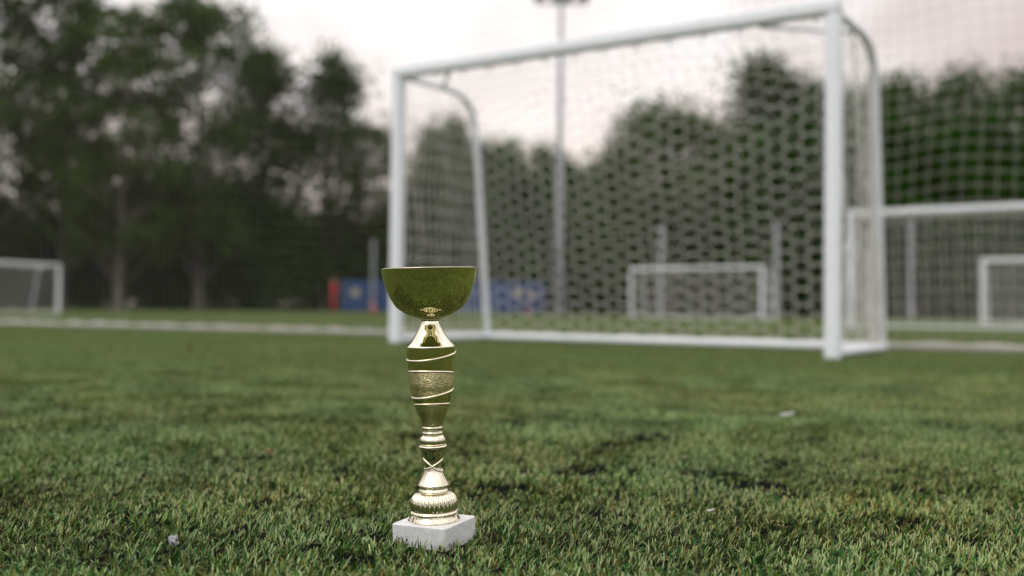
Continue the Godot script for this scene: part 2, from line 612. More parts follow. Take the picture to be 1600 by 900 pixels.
var patches := [  # bare spots where the black infill shows: x, depth, half width, half depth
	Vector4(0.116, 1.64, 0.075, 0.09), Vector4(0.37, 1.52, 0.07, 0.06), Vector4(0.30, 2.06, 0.06, 0.08), Vector4(0.19, 1.95, 0.05, 0.05), Vector4(0.33, 1.62, 0.05, 0.05),
	Vector4(-0.15, 1.055, 0.05, 0.03), Vector4(-0.07, 1.075, 0.035, 0.02), Vector4(-0.31, 1.39, 0.03, 0.03), Vector4(0.12, 1.30, 0.04, 0.025), Vector4(-0.02, 1.48, 0.05, 0.05),
	Vector4(0.58, 1.50, 0.04, 0.05), Vector4(0.48, 1.75, 0.06, 0.05), Vector4(0.02, 2.3, 0.07, 0.06), Vector4(-0.45, 1.75, 0.05, 0.04), Vector4(0.62, 2.05, 0.06, 0.05), Vector4(-0.20, 2.05, 0.06, 0.05), Vector4(0.47, 1.30, 0.03, 0.02)]

func make_turf() -> void:
	var infill := MB.new()
	infill.box(Transform3D(Basis(), P(4.0, -0.1, 18.0)), Vector3(90.0, 0.2, 62.0))
	tag(part("pitch", infill.mesh(), M.infill, self), "artificial football pitch with black rubber infill", "", "", "structure")
	var gd := MB.new()
	gd.box(Transform3D(Basis(), Vector3(0, -0.22, 0)), Vector3(1400.0, 0.4, 1400.0))
	tag(part("ground", gd.mesh(), M.ground, self), "grassy ground beyond the pitch", "", "", "structure")

	var root := thing("turf_grass", "short green artificial grass covering the whole pitch", "grass", Vector3.ZERO)
	root.set_meta("kind", "stuff")
	var g := RandomNumberGenerator.new()
	g.seed = 77
	var nz := FastNoiseLite.new()
	nz.seed = 8
	nz.frequency = 1.0
	nz.fractal_octaves = 3
	# near: single tufts
	var variants := 14
	var ms := []
	for k in variants:
		var mb := MB.new()
		mb.use_color = true
		tuft_into(mb, g, Vector3.ZERO, 7, 0.0, 0.0135)
		ms.append(mb.mesh())
	var xf := []
	var cs := []
	for k in variants:
		xf.append([])
		cs.append([])
	var crumbs := []
	var z := 0.62
	var pitch := 0.0096
	while z < 4.2:
		var half := 0.56 * z + 0.35
		var x := -half
		while x < half:
			var px := x + g.randf_range(-0.5, 0.5) * pitch
			var pz := z + g.randf_range(-0.5, 0.5) * pitch
			x += pitch
			# the marble block presses the turf flat
			var lx := px + 0.0865
			var lz := pz - 1.16
			var ca := cos(deg_to_rad(27.0))
			var sa := sin(deg_to_rad(27.0))
			var bx := lx * ca + lz * sa
			var bz := -lx * sa + lz * ca
			if maxf(absf(bx), absf(bz)) < 0.0385: continue
			var bare := 0.0
			for p in patches:
				var e := Vector2((px - p.x) / p.z, (pz - p.y) / p.w)
				bare = maxf(bare, 1.15 - e.length() + 0.9 * nz.get_noise_2d(px * 22.0, pz * 22.0))
			var big := nz.get_noise_2d(px * 2.2, pz * 2.2)
			var fine := nz.get_noise_2d(px * 14.0 + 31.0, pz * 14.0)
			bare = clampf(maxf(bare, (fine - 0.17) * 2.4), 0.0, 1.0)
			if g.randf() < bare * 0.92:
				if g.randf() < 0.9: crumbs.append([px, pz])
				continue
			var s := (1.0 + 0.22 * big + 0.18 * fine) * (1.0 - 0.4 * bare) * g.randf_range(0.8, 1.15)
			var yaw := nz.get_noise_2d(px * 3.0 + 70.0, pz * 3.0) * 2.4 + g.randfn() * 0.9
			var k := g.randi() % variants
			xf[k].append(Transform3D(Basis(Vector3.UP, yaw).scaled(Vector3(s, s * g.randf_range(0.8, 1.1), s)), P(px, 0.001, pz)))
			var tone := 1.0 + 0.22 * big
			var yellow := nz.get_noise_2d(px * 1.3 + 11.0, pz * 1.3 + 5.0)
			cs[k].append(Color(tone * (1.0 + 0.2 * yellow), tone, tone * (1.0 - 0.1 * yellow)))
		z += pitch
	for k in variants:
		scatter(root, ms[k], M.blade, xf[k], cs[k])
	# farther off, to the sides and behind: square pieces of the same turf
	var tiles := []
	for k in 3:
		var mb := MB.new()
		mb.use_color = true
		for q in 2700:
			tuft_into(mb, g, Vector3(g.randf_range(-0.25, 0.25), 0.001, g.randf_range(-0.25, 0.25)), 7, g.randf() * TAU, 0.0135 * g.randf_range(0.8, 1.15))
		tiles.append(mb.mesh())
	var txf := [[], [], []]
	var tcs := [[], [], []]
	var tz := -3.75
	while tz < 46.0:
		var halfw := maxf(3.0, 0.58 * tz + 3.0)
		var tx := -snappedf(halfw, 0.5)
		while tx <= halfw:
			var inside := tz - 0.25 >= 0.6 and tz + 0.25 <= 4.2 and absf(tx) + 0.25 <= 0.56 * (tz - 0.25) + 0.35
			# tiles that the single tufts cover in part are kept out only where covered whole
			if not inside:
				var k := g.randi() % 3
				var s := 1.0 + 0.2 * nz.get_noise_2d(tx * 0.5, tz * 0.5)
				txf[k].append(Transform3D(Basis(Vector3.UP, PI / 2 * (g.randi() % 4)) * Basis.from_scale(Vector3(1, s, 1)), P(tx, 0.0, tz)))
				var tone := 1.0 + 0.16 * nz.get_noise_2d(tx * 0.35, tz * 0.35)
				var yellow := nz.get_noise_2d(tx * 0.6 + 11.0, tz * 0.6 + 5.0)
				tcs[k].append(Color(tone * (1.0 + 0.15 * yellow), tone, tone))
			tx += 0.5
		tz += 0.5
	for k in 3:
		scatter(root, tiles[k], M.blade, txf[k], tcs[k])
	# rubber crumb lying in the bare spots
	var cr := thing("rubber_infill", "black rubber crumb in the bare spots of the turf", "infill", Vector3.ZERO)
	cr.set_meta("kind", "stuff")
	var lump := MB.new()
	var cpts := []
	for k in 8:
		cpts.append(Vector3(-1 if k & 1 else 1, -1 if k & 2 else 1, -1 if k & 4 else 1) * g.randf_range(0.45, 0.75))
	lump.quad(cpts[0], cpts[1], cpts[3], cpts[2], Vector3.ZERO)
	lump.quad(cpts[4], cpts[5], cpts[7], cpts[6], Vector3.ZERO)
	lump.quad(cpts[0], cpts[1], cpts[5], cpts[4], Vector3.ZERO)
	lump.quad(cpts[2], cpts[3], cpts[7], cpts[6], Vector3.ZERO)
	lump.quad(cpts[0], cpts[2], cpts[6], cpts[4], Vector3.ZERO)
	lump.quad(cpts[1], cpts[3], cpts[7], cpts[5], Vector3.ZERO)
	var lx := []
	for p in crumbs:
		for q in 9:
			var s := g.randf_range(0.0006, 0.0016)
			lx.append(Transform3D(Basis.from_euler(Vector3(g.randf() * 6.0, g.randf() * 6.0, g.randf() * 6.0)).scaled(Vector3(s, s, s)), P(p[0] + g.randfn() * 0.005, 0.001 + g.randf() * 0.003, p[1] + g.randfn() * 0.005)))
	scatter(cr, lump.mesh(), M.rubber, lx, [])
	cr.get_child(0).name = "crumb"

# ------------------------------------------------------------------ trophy
const PX := 1341.0   # drawing units per metre in the profile tables below

func smooth_profile(pts: Array, t: float) -> Vector2:
	var m := pts.size() - 1
	var s := clampf(t, 0.0, 1.0) * m
	var i := mini(int(s), m - 1)
	var p0: Vector2 = pts[maxi(i - 1, 0)]
	var p3: Vector2 = pts[mini(i + 2, m)]
	return pts[i].cubic_interpolate(pts[i + 1], p0, p3, s - i)

func V(hw: float, y: float) -> Vector2:
	return Vector2(hw / PX, (812.0 - y) / PX)

func lathe(called: String, pts: Array, material: Material, parent: Node, per := 6, flute := 0.0, flutes := 0, around := 96) -> MeshInstance3D:
	var mb := MB.new()
	var f := func(u: float, v: float) -> Vector3:
		var q := smooth_profile(pts, u)
		var a := v * TAU
		var r := q.x
		if flutes > 0:
			r *= 1.0 - flute * sin(PI * clampf(u, 0.0, 1.0)) * (0.5 + 0.5 * cos(a * flutes))
		return Vector3(cos(a) * r, q.y, sin(a) * r)
	mb.grid(f, (pts.size() - 1) * per, around, false)
	return part(called, mb.mesh(), material, parent)

# raised ridge on the body following a tilted plane: height h0 + sx*cos + sz*sin
func ridge(pts: Array, h0: float, sx: float, sz: float, r: float, parent: Node) -> void:
	var path := PackedVector3Array()
	var rad := PackedFloat32Array()
	for i in 97:
		var a := TAU * i / 96.0
		var h := h0 + sx * cos(a) + sz * sin(a)
		path.append(Vector3(cos(a), 0, sin(a)) * (radius_at(pts, h) + r * 0.1) + Vector3(0, h, 0))
		rad.append(r)
	var mb := MB.new()
	mb.tube(path, rad, 10, false)
	part("ridge", mb.mesh(), M.gold, parent)

func radius_at(pts: Array, h: float) -> float:
	var lo := 0.0
	var hi := 1.0   # profiles run downwards
	for i in 22:
		var mid := (lo + hi) / 2.0
		if smooth_profile(pts, mid).y > h: lo = mid
		else: hi = mid
	return smooth_profile(pts, hi).x

func make_trophy() -> void:
	var o := thing("trophy_cup", "gold trophy cup on a square white marble base, standing on the turf", "trophy", P(-0.0865, -0.002, 1.16))
	o.rotation = Vector3(deg_to_rad(1.0), 0, deg_to_rad(1.75))
	var mb := MB.new()
	mb.box(Transform3D(Basis(Vector3.UP, deg_to_rad(-27.0)), Vector3(0, 0.014, 0)), Vector3(0.0705, 0.028, 0.0705), 0.0012)
	part("marble_base", mb.mesh(), M.marble, o)
	var gold := Node3D.new()
	gold.name = "cup"
	gold.position.y = 0.0282
	o.add_child(gold)
	# foot
	lathe("foot_ring", [V(36.8, 803.6), V(37.6, 806), V(39.0, 809), V(39.8, 811.2), V(39.4, 812), V(20, 812)], M.gold, gold)
	lathe("lip_ring", [V(35.5, 796.5), V(37.3, 797.5), V(38.3, 800), V(38.0, 802.5), V(36.8, 803.6)], M.gold, gold)
	lathe("fluted_dome", [V(22.5, 769.5), V(28.6, 771.4), V(33.2, 775.4), V(35.9, 781), V(36.7, 787), V(36.1, 792), V(34.8, 796.5)], M.gold, gold, 10, 0.075, 30, 300)
	lathe("dome_collar", [V(23.5, 759.6), V(22.0, 761), V(21.6, 763), V(22.8, 765.5), V(23.4, 767.5), V(22.5, 769.5)], M.gold, gold)
	# waist with two crossing ridges
	var waist := [V(21.0, 700.5), V(19.6, 704.5), V(16.6, 711.5), V(13.9, 719), V(12.8, 726), V(13.2, 733), V(15.2, 740), V(19.2, 748.5), V(23.2, 755.5), V(24.2, 758), V(23.5, 759.6)]
	var w := lathe("waist", waist, M.gold, gold, 6, 0.022, 18, 216)
	ridge(waist, V(0, 726).y, 7.0 / PX, -2.0 / PX, 0.0011, w)
	ridge(waist, V(0, 727).y, -10.0 / PX, -2.0 / PX, 0.0011, w)
	lathe("knob_ring", [V(18.2, 695.4), V(21.2, 696.4), V(22.4, 698), V(21.6, 700), V(21.0, 700.5)], M.gold, gold)
	lathe("knob", [V(15.2, 680.6), V(17.6, 682.4), V(19.8, 686), V(20.4, 690), V(19.8, 693.4), V(18.2, 695.4)], M.gold, gold)
	lathe("neck_ring", [V(15.4, 667.2), V(16.4, 668.6), V(16.2, 671.6), V(14.4, 673.2), V(14.2, 675), V(16.0, 676.4), V(16.2, 679), V(15.2, 680.6)], M.gold, gold)
	# tapering body: smooth and stippled bands parted by slanting ridges
	var body := [V(38.0, 544.0), V(37.8, 552), V(37.4, 563), V(36.8, 575), V(35.8, 589), V(34.2, 603), V(31.6, 617.5), V(28.6, 630), V(25.0, 641), V(20.6, 652), V(17.2, 660.5), V(15.4, 667.2)]
	var cuts := [[V(0, 544.0).y, 0.0, 0.0], [V(0, 557.5).y, 4.6 / PX, -4.5 / PX], [V(0, 583.5).y, -1.2 / PX, 4.0 / PX], [V(0, 615.5).y, 5.2 / PX, -3.6 / PX], [V(0, 633.0).y, 0.3 / PX, 2.8 / PX], [V(0, 667.2).y, 0.0, 0.0]]
	for i in 5:
		var m2 := MB.new()
		var c0: Array = cuts[i]
		var c1: Array = cuts[i + 1]
		var f := func(u: float, v: float) -> Vector3:
			var a := v * TAU
			var h := lerpf(c0[0] + c0[1] * cos(a) + c0[2] * sin(a), c1[0] + c1[1] * cos(a) + c1[2] * sin(a), u)
			var r := radius_at(body, h)
			return Vector3(cos(a) * r, h, sin(a) * r)
		m2.grid(f, 14, 96)
		part("stippled_band" if i in [2, 4] else "smooth_band", m2.mesh(), M.gold_stippled if i in [2, 4] else M.gold_bowl, gold)
		if i > 0:
			ridge(body, c0[0], c0[1], c0[2], 0.00125, gold)
	lathe("shoulder_ring", [V(36.6, 541.4), V(37.4, 542.2), V(38.0, 543.2), V(38.0, 544.0)], M.gold, gold)
	lathe("shoulder", [V(13.6, 503.6), V(15.2, 509), V(18.8, 516.5), V(24.2, 526), V(30.8, 535), V(36.6, 541.4)], M.gold, gold)
	lathe("bowl_collar", [V(14.0, 499.0), V(16.4, 500.2), V(16.2, 501.8), V(14.4, 502.6), V(13.9, 503.6)], M.gold, gold)
	lathe("bowl", [V(75.0, 422.0), V(73.3, 431.5), V(71.0, 441.5), V(68.0, 451.5), V(64.0, 462), V(58.6, 472.5), V(52.0, 482), V(41.0, 490), V(28.5, 496), V(16.0, 499.3), V(4.0, 500.3)], M.gold_bowl, gold, 8, 0.0, 0, 144)
	lathe("rim", [V(74.0, 421.9), V(74.2, 421.4), V(74.8, 421.4), V(75.0, 422.0)], M.gold, gold)
	var inner := lathe("bowl_inside", [V(1.0, 498.2), V(15.0, 497.5), V(28.0, 494.2), V(40.4, 488.4), V(51.0, 480.5), V(57.4, 471.4), V(62.8, 461), V(66.8, 450.5), V(69.8, 440.8), V(72.2, 431), V(74.0, 421.9)], M.gold, gold, 6)
	inner.name = "bowl_lining"

# ------------------------------------------------------------------ small far things
func make_cone(label: String, x: float, depth: float, tall: float) -> void:
	var o := thing("traffic_cone", label, "cone", P(x, 0.012, depth))
	var b := MB.new()
	b.box(Transform3D(Basis(Vector3.UP, 0.3), Vector3(0, 0.015, 0)), Vector3(tall * 0.62, 0.03, tall * 0.62), 0.008)
	part("base", b.mesh(), M.cone_red, o)
	var cuts := [0.03, tall * 0.38, tall * 0.62, tall]
	for i in 3:
		var c := MB.new()
		var r0: float = lerpf(tall * 0.24, tall * 0.05, cuts[i] / tall)
		var r1: float = lerpf(tall * 0.24, tall * 0.05, cuts[i + 1] / tall)
		c.tube(PackedVector3Array([Vector3(0, cuts[i], 0), Vector3(0, cuts[i + 1], 0)]), PackedFloat32Array([r0, r1]), 20, i == 2)
		part("stripe" if i == 1 else "cone_body", c.mesh(), M.cone_white if i == 1 else M.cone_red, o)

# body field: tapered capsules joined with a smooth minimum, meshed as surface nets
func capsule_net(mb: MB, bones: Array, cell: float, k: float) -> void:
	var lo := Vector3.INF
	var hi := -Vector3.INF
	for b in bones:
		for e in [[b[0], b[2]], [b[1], b[3]]]:
			lo = lo.min(e[0] - Vector3.ONE * (e[1] + 2.0 * cell))
			hi = hi.max(e[0] + Vector3.ONE * (e[1] + 2.0 * cell))
	var nx := int((hi.x - lo.x) / cell) + 2
	var ny := int((hi.y - lo.y) / cell) + 2
	var nz := int((hi.z - lo.z) / cell) + 2
	var fld := PackedFloat32Array()
	fld.resize(nx * ny * nz)
	fld.fill(1.0)
	for b in bones:
		var a: Vector3 = b[0]
		var e: Vector3 = b[1]
		var ra: float = b[2]
		var rb: float = b[3]
		var reach := maxf(ra, rb) + 3.0 * cell + k
		var l := (a.min(e) - Vector3.ONE * reach - lo) / cell
		var h := (a.max(e) + Vector3.ONE * reach - lo) / cell
		var ab := e - a
		var ll := maxf(ab.length_squared(), 1e-9)
		for i in range(maxi(int(l.x), 0), mini(int(h.x) + 1, nx)):
			for j in range(maxi(int(l.y), 0), mini(int(h.y) + 1, ny)):
				for q in range(maxi(int(l.z), 0), mini(int(h.z) + 1, nz)):
					var p := lo + Vector3(i, j, q) * cell
					var t := clampf((p - a).dot(ab) / ll, 0.0, 1.0)
					var dd := (p - a - ab * t).length() - lerpf(ra, rb, t)
					var at := (i * ny + j) * nz + q
					var o := fld[at]
					var s := maxf(k - absf(o - dd), 0.0) / k
					fld[at] = minf(o, dd) - s * s * k * 0.25
	var ids := {}
	var first := mb.v.size()
	var d3 := [1, nz, ny * nz]
	for i in nx - 1:
		for j in ny - 1:
			for q in nz - 1:
				var at := (i * ny + j) * nz + q
				var neg := 0
				var vals := []
				for c in 8:
					var f := fld[at + (ny * nz if c & 4 else 0) + (nz if c & 2 else 0) + (c & 1)]
					vals.append(f)
					if f < 0.0: neg += 1
				if neg == 0 or neg == 8: continue
				var sum := Vector3.ZERO
				var cnt := 0
				for c in 8:
					for bit in [1, 2, 4]:
						if c & bit: continue
						var f0: float = vals[c]
						var f1: float = vals[c | bit]
						if (f0 < 0.0) != (f1 < 0.0):
							var t := f0 / (f0 - f1)
							var p0 := Vector3(1 if c & 4 else 0, 1 if c & 2 else 0, c & 1)
							var p1 := Vector3(1 if (c | bit) & 4 else 0, 1 if (c | bit) & 2 else 0, (c | bit) & 1)
							sum += p0.lerp(p1, t)
							cnt += 1
				var gr := Vector3(vals[4] + vals[5] + vals[6] + vals[7] - vals[0] - vals[1] - vals[2] - vals[3], vals[2] + vals[3] + vals[6] + vals[7] - vals[0] - vals[1] - vals[4] - vals[5], vals[1] + vals[3] + vals[5] + vals[7] - vals[0] - vals[2] - vals[4] - vals[6])
				ids[at] = mb.vert(lo + (Vector3(i, j, q) + sum / cnt) * cell, gr.normalized())
	for at in ids.keys():
		for ax in 3:
			var u: int = d3[(ax + 1) % 3]
			var w: int = d3[(ax + 2) % 3]
			var f0: float = fld[at]
			var f1: float = fld[at + d3[ax]]
			if (f0 < 0.0) == (f1 < 0.0): continue
			if not (ids.has(at - u) and ids.has(at - w) and ids.has(at - u - w)): continue
			var a: int = ids[at]
			var b: int = ids[at - u]
			var c: int = ids[at - u - w]
			var d: int = ids[at - w]
			var gn := (mb.v[b] - mb.v[a]).cross(mb.v[c] - mb.v[a])
			if gn.dot(mb.n[a] + mb.n[c]) > 0.0:
				mb.ix.append_array(PackedInt32Array([a, c, b, a, d, c]))
			else:
				mb.ix.append_array(PackedInt32Array([a, b, c, a, c, d]))

func make_person(x: float, depth: float, tall: float) -> void:
	var o := thing("person", "person in a red shirt and red trousers standing by the blue boards", "person", P(x, 0.012, depth))
	o.rotation.y = -0.9
	o.scale = Vector3.ONE * tall / 1.70
	var B := func(a: Vector3, b: Vector3, ra: float, rb: float) -> Array: return [a, b, ra, rb]
	var body := []
	var shirt := []
	var trousers := []
	# face looks to +z
	body.append(B.call(Vector3(0, 1.40, -0.01), Vector3(0, 1.50, 0.01), 0.055, 0.05))
	body.append(B.call(Vector3(0, 1.60, 0.0), Vector3(0, 1.62, 0.0), 0.095, 0.09))
	body.append(B.call(Vector3(0, 1.53, 0.03), Vector3(0, 1.56, 0.04), 0.06, 0.07))
	body.append(B.call(Vector3(0, 1.0, 0), Vector3(0, 1.32, 0), 0.10, 0.12))
	for s in [-1.0, 1.0]:
		var sh := Vector3(0.17 * s, 1.37, 0)
		var el := Vector3(0.23 * s, 1.10, -0.03 + 0.05 * s)
		var wr := Vector3(0.22 * s, 0.88, 0.08 + 0.06 * s)
		var hip := Vector3(0.085 * s, 0.90, 0)
		var kn := Vector3(0.10 * s, 0.49, 0.05 * s + 0.02)
		var an := Vector3(0.11 * s, 0.09, -0.02 + 0.09 * s)
		body.append(B.call(sh, el, 0.045, 0.038))
		body.append(B.call(el, wr, 0.038, 0.026))
		body.append(B.call(wr, wr + Vector3(0, -0.07, 0.02), 0.027, 0.03))
		body.append(B.call(hip, kn, 0.075, 0.05))
		body.append(B.call(kn, an, 0.05, 0.035))
		body.append(B.call(an + Vector3(0, -0.05, -0.03), an + Vector3(0, -0.06, 0.13), 0.036, 0.03))
		shirt.append(B.call(Vector3(0.06 * s, 1.37, 0), sh, 0.075, 0.062))
		shirt.append(B.call(sh, el, 0.064, 0.055))
		shirt.append(B.call(el, wr.lerp(el, 0.12), 0.054, 0.042))
		shirt.append(B.call(Vector3(0.06 * s, 1.34, 0.01), Vector3(0.06 * s, 0.93, 0.0), 0.115, 0.108))
		trousers.append(B.call(hip, kn, 0.094, 0.07))
		trousers.append(B.call(kn, an + Vector3(0, 0.03, 0), 0.069, 0.055))
	trousers.append(B.call(Vector3(-0.06, 0.92, 0), Vector3(0.06, 0.92, 0), 0.10, 0.10))
	var bm := MB.new()
	capsule_net(bm, body, 0.02, 0.05)
	for s in [-1.0, 1.0]:   # fingers, ears, nose
		var wr := Vector3(0.22 * s, 0.88, 0.08 + 0.06 * s)
		for q in 4:
			var root := wr + Vector3(0.004 * s, -0.085, 0.05 - q * 0.02)
			var ln: float = [0.065, 0.075, 0.07, 0.055][q]
			bm.tube(PackedVector3Array([root + Vector3(0, 0.02, 0), root + Vector3(0, -ln * 0.5, 0.004), root + Vector3(-0.012 * s, -ln, 0.01)]), PackedFloat32Array([0.0095, 0.009, 0.007]), 6)
		bm.tube(PackedVector3Array([wr + Vector3(0, -0.04, 0.03), wr + Vector3(-0.008 * s, -0.065, 0.062), wr + Vector3(-0.012 * s, -0.095, 0.07)]), PackedFloat32Array([0.012, 0.010, 0.008]), 6)
		bm.tube(PackedVector3Array([Vector3(0.088 * s, 1.56, 0.0), Vector3(0.098 * s, 1.59, -0.005), Vector3(0.095 * s, 1.615, -0.008)]), PackedFloat32Array([0.010, 0.016, 0.010]), 6)
	bm.tube(PackedVector3Array([Vector3(0, 1.605, 0.092), Vector3(0, 1.575, 0.115), Vector3(0, 1.565, 0.10)]), PackedFloat32Array([0.008, 0.014, 0.012]), 6)
	part("body", bm.mesh(), M.skin, o)
	var sm := MB.new()
	capsule_net(sm, shirt, 0.022, 0.06)
	part("shirt", sm.mesh(), M.red_cloth, o)
	var tm := MB.new()
	capsule_net(tm, trousers, 0.022, 0.05)
	part("trousers", tm.mesh(), M.red_cloth, o)
	var hm := MB.new()
	capsule_net(hm, [[Vector3(0, 1.645, -0.02), Vector3(0, 1.63, -0.03), 0.093, 0.095], [Vector3(0, 1.60, -0.05), Vector3(0, 1.54, -0.05), 0.07, 0.05]], 0.018, 0.03)
	part("hair", hm.mesh(), M.hair, o)
	for s in [-1.0, 1.0]:
		var em := MB.new()
		em.tube(PackedVector3Array([Vector3(0.034 * s, 1.608, 0.075), Vector3(0.034 * s, 1.608, 0.092)]), PackedFloat32Array([0.011, 0.008]), 8)
		part("eye", em.mesh(), M.hair, o)
		var fm := MB.new()
		var an := Vector3(0.11 * s, 0.09, -0.02 + 0.09 * s)
		capsule_net(fm, [[an + Vector3(0, -0.045, -0.03), an + Vector3(0, -0.055, 0.15), 0.045, 0.036]], 0.02, 0.02)
		part("shoe", fm.mesh(), M.shoe, o)
	var mm := MB.new()
	mm.tube(PackedVector3Array([Vector3(-0.022, 1.53, 0.098), Vector3(0, 1.528, 0.106), Vector3(0.022, 1.53, 0.098)]), PackedFloat32Array([0.003, 0.006, 0.003]), 6)
	part("mouth", mm.mesh(), M.red_cloth, o)

# ------------------------------------------------------------------ the scene
func _ready() -> void:
	rng.seed = 1
	# camera: knee-high 35 mm lens wide open, focused on the cup
	var cam := Camera3D.new()
	cam.name = "camera"
	add_child(cam)
	var at := CameraAttributesPhysical.new()
	at.frustum_focal_length = 41.5      # on Godot's 24 mm high sensor: the frame of a 35 mm lens cropped to 16:9
	at.exposure_aperture = 3.0
	at.frustum_focus_distance = 1.135
	at.frustum_near = 0.05
	at.frustum_far = 2000.0
	cam.attributes = at
	cam.near = 0.05
	cam.far = 2000.0
	cam.fov = 32.27
	cam.position = Vector3(0, 0.273, 0)
	cam.rotation = Vector3(deg_to_rad(1.10), 0, deg_to_rad(0.57))
	cam.current = true
	# sky, sun, exposure
	var env := Environment.new()
	env.background_mode = Environment.BG_SKY
	env.sky = Sky.new()
	env.sky.sky_material = make_sky()
	env.tonemap_mode = Environment.TONE_MAPPER_LINEAR
	env.tonemap_exposure = 1.0
	env.sdfgi_enabled = true
	env.ssao_enabled = true
	env.ssil_enabled = true
	var we := WorldEnvironment.new()
	we.name = "environment"
	we.environment = env
	add_child(we)
	var sun := DirectionalLight3D.new()
	sun.name = "sun"
	sun.light_energy = 0.28
	sun.light_color = Color(1.0, 0.97, 0.93)
	sun.light_angular_distance = 50.0
	sun.shadow_enabled = true
	sun.rotation = Vector3(deg_to_rad(-38.0), deg_to_rad(-40.0), 0)
	add_child(sun)

	make_materials()
	make_turf()

	# ---- trees and hedges beyond the pitch
	kinds.airy = tree_meshes(101, 14.0, 3.6, 2.5, 182, 74, 0.72, 0.14, 0.5, Vector3(0.037, 0.072, 0.0088), 0.20)
	kinds.airy2 = tree_meshes(111, 14.0, 3.6, 2.5, 178, 76, 0.72, 0.14, 0.5, Vector3(0.032, 0.069, 0.0088), 0.20)
	kinds.full = tree_meshes(202, 12.0, 3.4, 1.6, 300, 62, 1.15, 0.13, 0.5, Vector3(0.024, 0.069, 0.0064), 0.20)
	kinds.column = tree_meshes(303, 10.0, 1.7, 1.2, 190, 60, 0.85, 0.12, 0.75, Vector3(0.024, 0.054, 0.0080), 0.15)
	kinds.round = tree_meshes(404, 9.0, 3.4, 1.0, 300, 62, 1.05, 0.13, 0.45, Vector3(0.034, 0.074, 0.0064), 0.20)
	kinds.bush = tree_meshes(505, 4.0, 2.0, 0.2, 150, 80, 0.85, 0.11, 0.4, Vector3(0.018, 0.056, 0.0080), 0.06)
	kinds.bush2 = tree_meshes(606, 4.0, 2.0, 0.2, 150, 80, 0.85, 0.11, 0.35, Vector3(0.022, 0.064, 0.0064), 0.06)
	var g_tall := "tall airy trees beyond the left half of the pitch"
	plant("airy", "tall_tree", "tall airy tree behind the mini goal that the net crosses", "tree", g_tall, -20.4, 37.0, 15.5, 9.5, 0.4)
	plant("airy2", "tall_tree", "tall airy tree with wide sky gaps right behind the mini goal's post", "tree", g_tall, -17.2, 38.0, 12.9, 7.4, 2.1)
	plant("airy", "tall_tree", "tall airy tree with a broad dark crown, between two gappy trees", "tree", g_tall, -14.2, 36.0, 11.8, 6.4, 3.9)
	plant("airy2", "tall_tree", "tallest tree at the edge of the open sky, left of the columnar tree", "tree", g_tall, -12.3, 39.0, 13.0, 6.6, 5.2)
	plant("column", "tall_tree", "thin ragged tree filling the step below the tallest tree", "tree", g_tall, -11.0, 43.0, 11.7, 4.4, 1.1)
	plant("column", "columnar_tree", "dark columnar tree standing alone against the white sky", "tree", "", -8.3, 43.5, 11.7, 3.8, 2.7)
	plant("airy", "small_tree", "small ragged tree half hidden by the left goal post", "tree", "", -6.0, 45.0, 9.2, 3.9, 0.9)
	plant("round", "far_tree", "olive round tree behind the goal's left stanchion", "tree", "", -3.3, 46.0, 9.2, 4.4, 0.2)
	plant("round", "far_tree", "low far tree between the stanchion and the floodlight mast", "tree", "", -0.4, 53.0, 9.4, 4.8, 1.7)
	plant("round", "far_tree", "low far tree right behind the floodlight mast", "tree", "", 2.1, 55.0, 9.4, 4.2, 3.4)
	plant("full", "far_tree", "green far tree just left of the floodlight mast, lower than its neighbours", "tree", "", -2.2, 50.0, 8.9, 6.0, 1.3)
	plant("full", "far_tree", "low green far tree in the dip beside the round tree", "tree", "", 3.6, 51.0, 7.9, 6.2, 5.3)
	plant("round", "round_tree", "broad round green tree with a sky gap, seen through the goal net", "tree", "", 5.45, 37.0, 7.9, 6.8, 4.3)
	plant("column", "pointed_tree", "pointed tree rising above the round one inside the goal mouth", "tree", "", 10.2, 41.0, 11.0, 4.2, 0.5)
	plant("full", "broad_tree", "green tree close behind the right goal post", "tree", "", 12.1, 41.0, 10.2, 4.2, 2.3)
	plant("full", "broad_tree", "green tree seen through the goal's right side net", "tree", "", 13.6, 40.0, 9.6, 4.2, 4.0)
	plant("full", "broad_tree", "green tree with a bushy top next to the gap in the right tree row", "tree", "", 14.4, 37.0, 9.5, 3.4, 5.5)
	plant("full", "broad_tree", "taller green tree past the gap in the right tree row", "tree", "", 16.8, 37.0, 9.7, 4.0, 0.8)
	plant("full", "broad_tree", "green tree behind the small goal at the right edge", "tree", "", 19.3, 37.5, 9.8, 4.6, 2.9)
	plant("full", "broad_tree", "green tree last in the right tree row", "tree", "", 22.6, 37.0, 10.2, 5.0, 4.6)
	for i in 12:
		var a := lerpf(-2.0, 2.0, i / 11.0)
		plant(["full", "airy2", "round"][i % 3], "near_side_tree", "green tree on the near side of the pitch, mirrored in the cup", "tree", "trees on the near side of the pitch", sin(a) * 34.0, -cos(a) * 30.0, 8.5 + 2.0 * sin(i * 2.3), 7.0, i * 1.7)
	var bushes := RandomNumberGenerator.new()
	bushes.seed = 12
	for i in 17:
		var x := -25.0 + i * 1.55
		plant("bush" if i % 2 else "bush2", "hedge_bush", "dark bush in the thicket below the tall airy trees", "bush", "thicket below the tall airy trees", x * 1.08, (45.0 if x > -9.5 else 40.0) + bushes.randf() * 2.5, bushes.randf_range(3.6, 5.8), bushes.randf_range(3.6, 4.6), bushes.randf() * TAU)
	for i in 9:
		plant("bush2" if i % 2 else "bush", "hedge_bush", "bush in the low hedge behind the blue boards and mast", "bush", "low hedge behind the blue boards", -2.6 + i * 2.1, 50.0 + bushes.randf() * 2.5, bushes.randf_range(5.0, 6.8), bushes.randf_range(4.4, 5.4), bushes.randf() * TAU)
